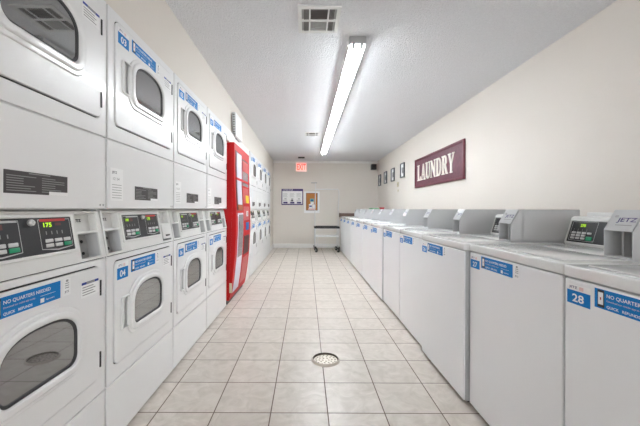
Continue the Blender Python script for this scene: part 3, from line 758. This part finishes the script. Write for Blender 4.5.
b = MB(); b.box(-0.032, 0.032, -0.024, 0.001, 0, 0.10, beigep, 0.006); b.obj('case', t)
b = MB(); b.box(-0.004, 0.018, -0.027, -0.023, 0.04, 0.07, greyink, 0.001); b.obj('dial', t)
b = MB(); b.box(-0.025, 0.025, -0.012, 0, 0, 0.045, beigep, 0.004)
o = b.obj('wall_plate'); o.location = (XR, 6.93, EYE + 0.385); o.rotation_euler = (0, 0, -PI / 2); tag(o, 'tiny beige plate on the right wall under the thermostat', 'wall plate')

# ------------------------------------------------------------------ white box leaning above the vending machine
t = thing('wall_heater', 'white slab with slotted grey end leaning above the vending machine', 'heater', (XL + 0.002, 4.10, 1.88), PI / 2)
b = MB(); b.M = Matrix.Rotation(math.radians(-2), 4, 'X')
b.box(-0.17, 0.17, -0.070, -0.020, 0.09, 0.40, fixw, 0.02, 4); b.obj('body', t)
b = MB(); b.M = Matrix.Rotation(math.radians(-2), 4, 'X')
b.box(-0.185, -0.168, -0.062, -0.020, 0.10, 0.39, greym, 0.004)
for k in range(9): b.box(-0.188, -0.184, -0.054, -0.028, 0.118 + k * 0.030, 0.128 + k * 0.030, ventd)
tag(b.obj('end_grille', t), 'grey slotted end')
b = MB(); b.box(-0.10, 0.10, -0.05, -0.002, 0.08, 0.11, fixg, 0.004); b.obj('bracket', t)

# ------------------------------------------------------------------ laundry cart
t = thing('laundry_cart', 'tall chrome rolling laundry cart with black band before the back wall', 'cart', (0.530, 8.25, 0), math.radians(2))
a, d = 0.30, 0.20; r = 0.011
b = MB(); b.tube([(-a, -d, 0.13), (-a, -d, 0.62)], r, chrome); b.obj('post', t)
b = MB(); b.tube([(-a, 0, 0.13), (-a, 0, 1.10), (-a + 0.01, 0, 1.45), (-a + 0.012, 0, 1.755)], r, chrome); tag(b.obj('hanging_post', t), 'tall left post')
b = MB(); b.tube([(a, 0, 0.13), (a, 0, 1.10), (a + 0.02, 0, 1.40), (a + 0.015, 0, 1.56), (a - 0.01, 0, 1.60)], r, chrome); tag(b.obj('hanging_post', t), 'tall right post')
b = MB(); b.tube([(-a, d, 0.13), (-a, d, 0.62)], r, chrome); b.obj('post', t)
b = MB(); b.tube([(a, -d, 0.13), (a, -d, 0.62)], r, chrome); b.obj('post', t)
b = MB(); b.tube([(a, d, 0.13), (a, d, 0.62)], r, chrome); b.obj('post', t)
b = MB(); b.tube([(-a, 0, 1.60), (a, 0, 1.60)], 0.013, chrome); b.obj('hanging_rail', t)
b = MB(); b.tube([(-a - 0.10, 0, 1.765), (-a + 0.05, 0, 1.765)], 0.013, fixg); b.obj('hook_bar', t)
b = MB()
for yy in (-d, d): b.box(-a - 0.015, a + 0.015, yy - 0.016, yy + 0.016, 0.60, 0.65, rubber, 0.008)
for xx in (-a, a): b.box(xx - 0.016, xx + 0.016, -d, d, 0.60, 0.65, rubber, 0.008)
tag(b.obj('bumper', t), 'black rubber bumper band')
b = MB()
for zz in (0.40,):
    b.box(-a, a, -d, d, zz - 0.014, zz + 0.014, fixw, 0.006)  # white colour stands in for a bright highlight on the shelf
b.obj('shelf', t)
b = MB()
for zz in (0.16, 0.24):
    b.tube([(-a, -d, zz), (a, -d, zz), (a, d, zz), (-a, d, zz), (-a, -d, zz)], 0.003 if zz != 0.16 else 0.010, chrome, 6)
b.tube([(-a + 0.06, -d, 0.16), (-a + 0.06, -d, 0.40)], 0.008, chrome, 8); b.tube([(a - 0.06, -d, 0.16), (a - 0.06, -d, 0.40)], 0.008, chrome, 8)
b.obj('wire_frame', t)
for xx in (-a, a):
    for yy in (-d, d):
        b = MB(); b.lathe([(0.0, -0.016), (0.045, -0.016), (0.058, -0.010), (0.058, 0.010), (0.045, 0.016), (0, 0.016)], (xx + (0.025 if xx < 0 else -0.02), yy, 0.058), (1, 0.5, 0), rubber, 20)
        b.lathe([(0.0, -0.018), (0.022, -0.018), (0.022, 0.018), (0, 0.018)], (xx + (0.025 if xx < 0 else -0.02), yy, 0.058), (1, 0.5, 0), fixg, 12)
        w_ = b.obj('caster', t)
        b = MB(); b.tube([(xx, yy, 0.15), (xx, yy, 0.115), (xx, yy, 0.10)], 0.012, rubber, 8); b.box(xx - 0.025, xx + 0.025, yy - 0.026, yy + 0.026, 0.10, 0.125, rubber, 0.004); b.obj('fork', w_)

# ------------------------------------------------------------------ floor drain
t = thing('floor_drain', 'round metal floor drain set in the tile floor', 'drain', (0.146, 2.31, 0), 0)
b = MB()
n = 40; ro, ri = 0.096, 0.082
b.lathe([(0.104, 0.0005), (0.094, 0.0135), (0.092, 0.0140), (0.092, 0.0136)], (0, 0, 0), (0, 0, 1), trimd, n); del b.f[-2:]; del b.mi[-2:]
b.lathe([(0.092, 0.0138), (0.088, 0.0138), (0.084, 0.0005)], (0, 0, 0), (0, 0, 1), draind, n); del b.f[-2:]; del b.mi[-2:]  # dark inner slope painted as the shade of a sunken drain
b.obj('rim', t)
b = MB(); b.lathe([(0, 0.0005), (0.084, 0.0005), (0.084, 0.003), (0.0, 0.003)], (0, 0, 0), (0, 0, 1), drainm, n)
for k in range(1, 4):
    m_ = 5 * k
    for j in range(m_):
        a_ = 2 * PI * j / m_ + k; cx, cy = 0.023 * k * math.cos(a_), 0.023 * k * math.sin(a_)
        b.lathe([(0.007, 0.003), (0.007, 0.0034)], (cx, cy, 0), (0, 0, 1), draind, 8)
b.obj('grate', t)

# ------------------------------------------------------------------ little things left on the far washers
b = MB()
vs = []; n = 10
for i in range(n + 1):
    for j in range(n + 1): vs.append((-0.10 + 0.2 * i / n, -0.22 + 0.44 * j / n, 0.016 + 0.006 * math.sin(i * 1.3) * math.cos(j * 0.9)))
top = len(vs); vs += [(v[0], v[1], 0.0) for v in vs]
fs = [(i * (n + 1) + j, (i + 1) * (n + 1) + j, (i + 1) * (n + 1) + j + 1, i * (n + 1) + j + 1) for i in range(n) for j in range(n)]
fs += [tuple(top + k for k in reversed(f)) for f in fs]
ring = [i * (n + 1) for i in range(n + 1)] + [n * (n + 1) + j for j in range(1, n + 1)] + [i * (n + 1) + n for i in range(n - 1, -1, -1)] + [j for j in range(n - 1, 0, -1)]
fs += [(ring[k], top + ring[k], top + ring[(k + 1) % len(ring)], ring[(k + 1) % len(ring)]) for k in range(len(ring))]
b.raw(vs, fs, clothg)
o = b.obj('folded_cloth'); o.location = (1.40, 6.55, 1.093); o.scale = (1, 0.28, 1.0); tag(o, 'green folded cloth lying on a coin box of the far washers', 'cloth')
t = thing('plastic_tub', 'small red tub on a coin box of the far washers', 'tub', (1.40, 5.90, 1.093), 0)
b = MB(); b.lathe([(0.0, 0), (0.040, 0), (0.046, 0.026), (0, 0.026)], (0, 0, 0), (0, 0, 1), plred, 20); b.obj('body', t)
b = MB(); b.lathe([(0.0, 0.026), (0.049, 0.026), (0.049, 0.033), (0.0, 0.034)], (0, 0, 0), (0, 0, 1), plred, 20); b.obj('lid', t)

# ------------------------------------------------------------------ light, camera, view
w = bpy.data.worlds.new('added_daylight'); S.world = w; w.use_nodes = True
bg = w.node_tree.nodes['Background']; bg.inputs[0].default_value = (0.93, 0.96, 1.0, 1); bg.inputs[1].default_value = 1.0
la = bpy.data.lights.new('rear_fill_light', 'AREA'); la.shape = 'RECTANGLE'; la.size = 2.3; la.size_y = 2.0; la.energy = 8; la.color = (0.91, 0.97, 1.0)  # fill lamp added out of view behind the camera
lo = bpy.data.objects.new('added_daylight', la); COL.objects.link(lo); lo.location = (0.5, YR - 0.3, 1.1); lo.rotation_euler = (PI / 2, 0, 0)
cam = bpy.data.cameras.new('camera'); co = bpy.data.objects.new('camera', cam); COL.objects.link(co)
co.location = (0, 0, EYE); co.rotation_euler = (PI / 2, -0.004, 0)
cam.sensor_width = 36; cam.lens = 18.0; cam.shift_x = 14 / 640; cam.shift_y = -4 / 640; cam.clip_start = 0.05
S.camera = co
S.view_settings.view_transform = 'Standard'; S.view_settings.look = 'None'; S.view_settings.gamma = 1; S.view_settings.exposure = 1.98
S.view_settings.use_curve_mapping = False
S.cycles.max_bounces = 12; S.cycles.diffuse_bounces = 8
S.cycles.use_denoising = True
